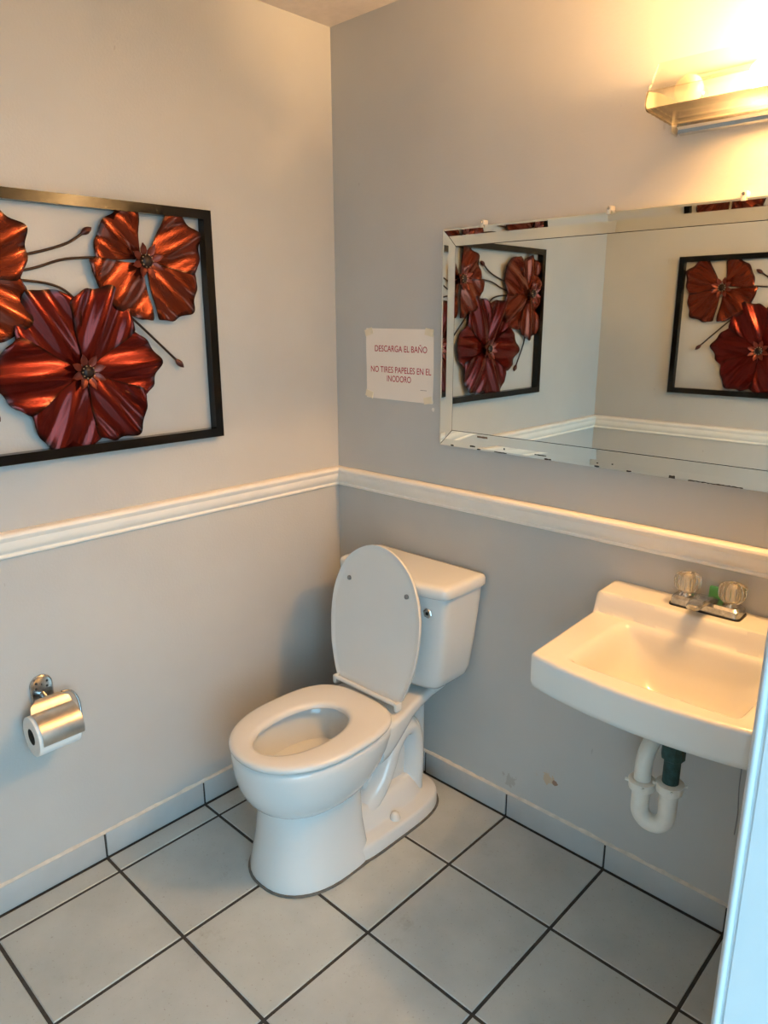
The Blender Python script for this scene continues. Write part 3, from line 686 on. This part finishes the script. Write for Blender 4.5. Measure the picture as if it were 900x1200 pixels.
# ------------------------------------------------------------------ paper holder and roll
HY = -1.066
hold = thing('paper_holder', (0, HY, .545), 'chrome toilet paper holder with curved cover on the left wall', 'paper holder')
def plate_ring(x, ins):
    o = []; hw = .029-ins; zb = .548+ins; zc = .597
    o += [(x, HY-hw+.006, zb), (x, HY-hw, zb+.006)]
    for q in range(11): a = PI-q*PI/10; o.append((x, HY+hw*math.cos(a), zc+hw*math.sin(a)))
    o += [(x, HY+hw, zb+.006), (x, HY+hw-.006, zb)]
    return o
v, f = loft([plate_ring(.001, 0), plate_ring(.006, .0005), plate_ring(.009, .004), plate_ring(.0075, .009)]); plate = link('backplate', v, f, 'oldchrome', hold, 40)
for (a, b) in ((-.013, .606), (.014, .606), (-.015, .592), (.013, .592), (0, .600)):
    revolve('screw_hole', [(0, .0032 if a else .002), (.0012, .0028 if a else .0015)], (.0072, HY+a, b), (1, 0, 0), 'fleck', plate, 10)
tube('arm', [(.004, HY, .572), (.030, HY, .566), (.046, HY, .560)], .0085, 'oldchrome', hold, n=14)
AX, AZ, AR = .062, .497, .0555
# curved cover sheet
def cover():
    v = []; n = 22
    path = [(AX-.030, AZ+.078), (AX-.014, AZ+.070)]+[(AX+AR*math.cos(a), AZ+AR*math.sin(a)) for a in [math.radians(96-q*(96+3)/n) for q in range(n+1)]]+[(AX+AR-.001, AZ-.008)]
    rings = []
    for i, (x, z) in enumerate(path):
        a = path[max(i-1, 0)]; b = path[min(i+1, len(path)-1)]; t = Vector((b[0]-a[0], b[1]-a[1])).normalized(); n2 = (t.y*-1*-.0012, t.x*-.0012)
        w = .054 if i > 1 else (.030 if i == 0 else .050)
        y0, y1 = HY-w+.002, HY+w-.002
        rings.append([(x, y0, z), (x, y1, z), (x-t.y*-.0014*-1, y1, z+t.x*-.0014*-1), (x-t.y*-.0014*-1, y0, z+t.x*-.0014*-1)])
    return loft(rings)
v, f = cover(); cv = link('cover', v, f, 'steel', hold, 40)
revolve('rivet', [(0, .003), (.001, .002)], (AX+AR-.0005, HY+.044, AZ+.004), (1, 0, 0), 'tissue', cv, 10)
tube('wire_arm', [(.040, HY+.035, .578), (.040, HY+.058, .572), (.046, HY+.070, .550), (.056, HY+.071, .520), (AX, HY+.066, AZ), (AX, HY+.050, AZ)], .0032, 'oldchrome', hold, n=8)
revolve('spindle', [(0, .0055), (.112, .0055)], (AX, HY-.048, AZ), (0, 1, 0), 'oldchrome', hold, 12)
roll = thing('toilet_roll', (AX, HY-.005, AZ-.052), 'white toilet paper roll hanging under the chrome cover', 'toilet paper')
R1, R0 = .052, .0215
n = 40; rings = []
for y, r in ((HY-.060, R0), (HY-.060, R1-.001), (HY-.059, R1), (HY+.044, R1), (HY+.045, R1-.001), (HY+.045, R0)):
    rings.append([(AX+math.cos(2*PI*j/n)*r, y, AZ+math.sin(2*PI*j/n)*r) for j in range(n)])
v, f = loft(rings, False, False); link('paper', v, f, 'tissue', roll, 40)
rings = [[(AX+math.cos(2*PI*j/n)*r, y, AZ+math.sin(2*PI*j/n)*r) for j in range(n)] for y, r in ((HY-.0595, R0), (HY+.0445, R0), (HY+.0445, R0-.001), (HY-.0595, R0-.001))]
v, f = loft(rings, False, False); link('core', v, f, 'card', roll, 40)
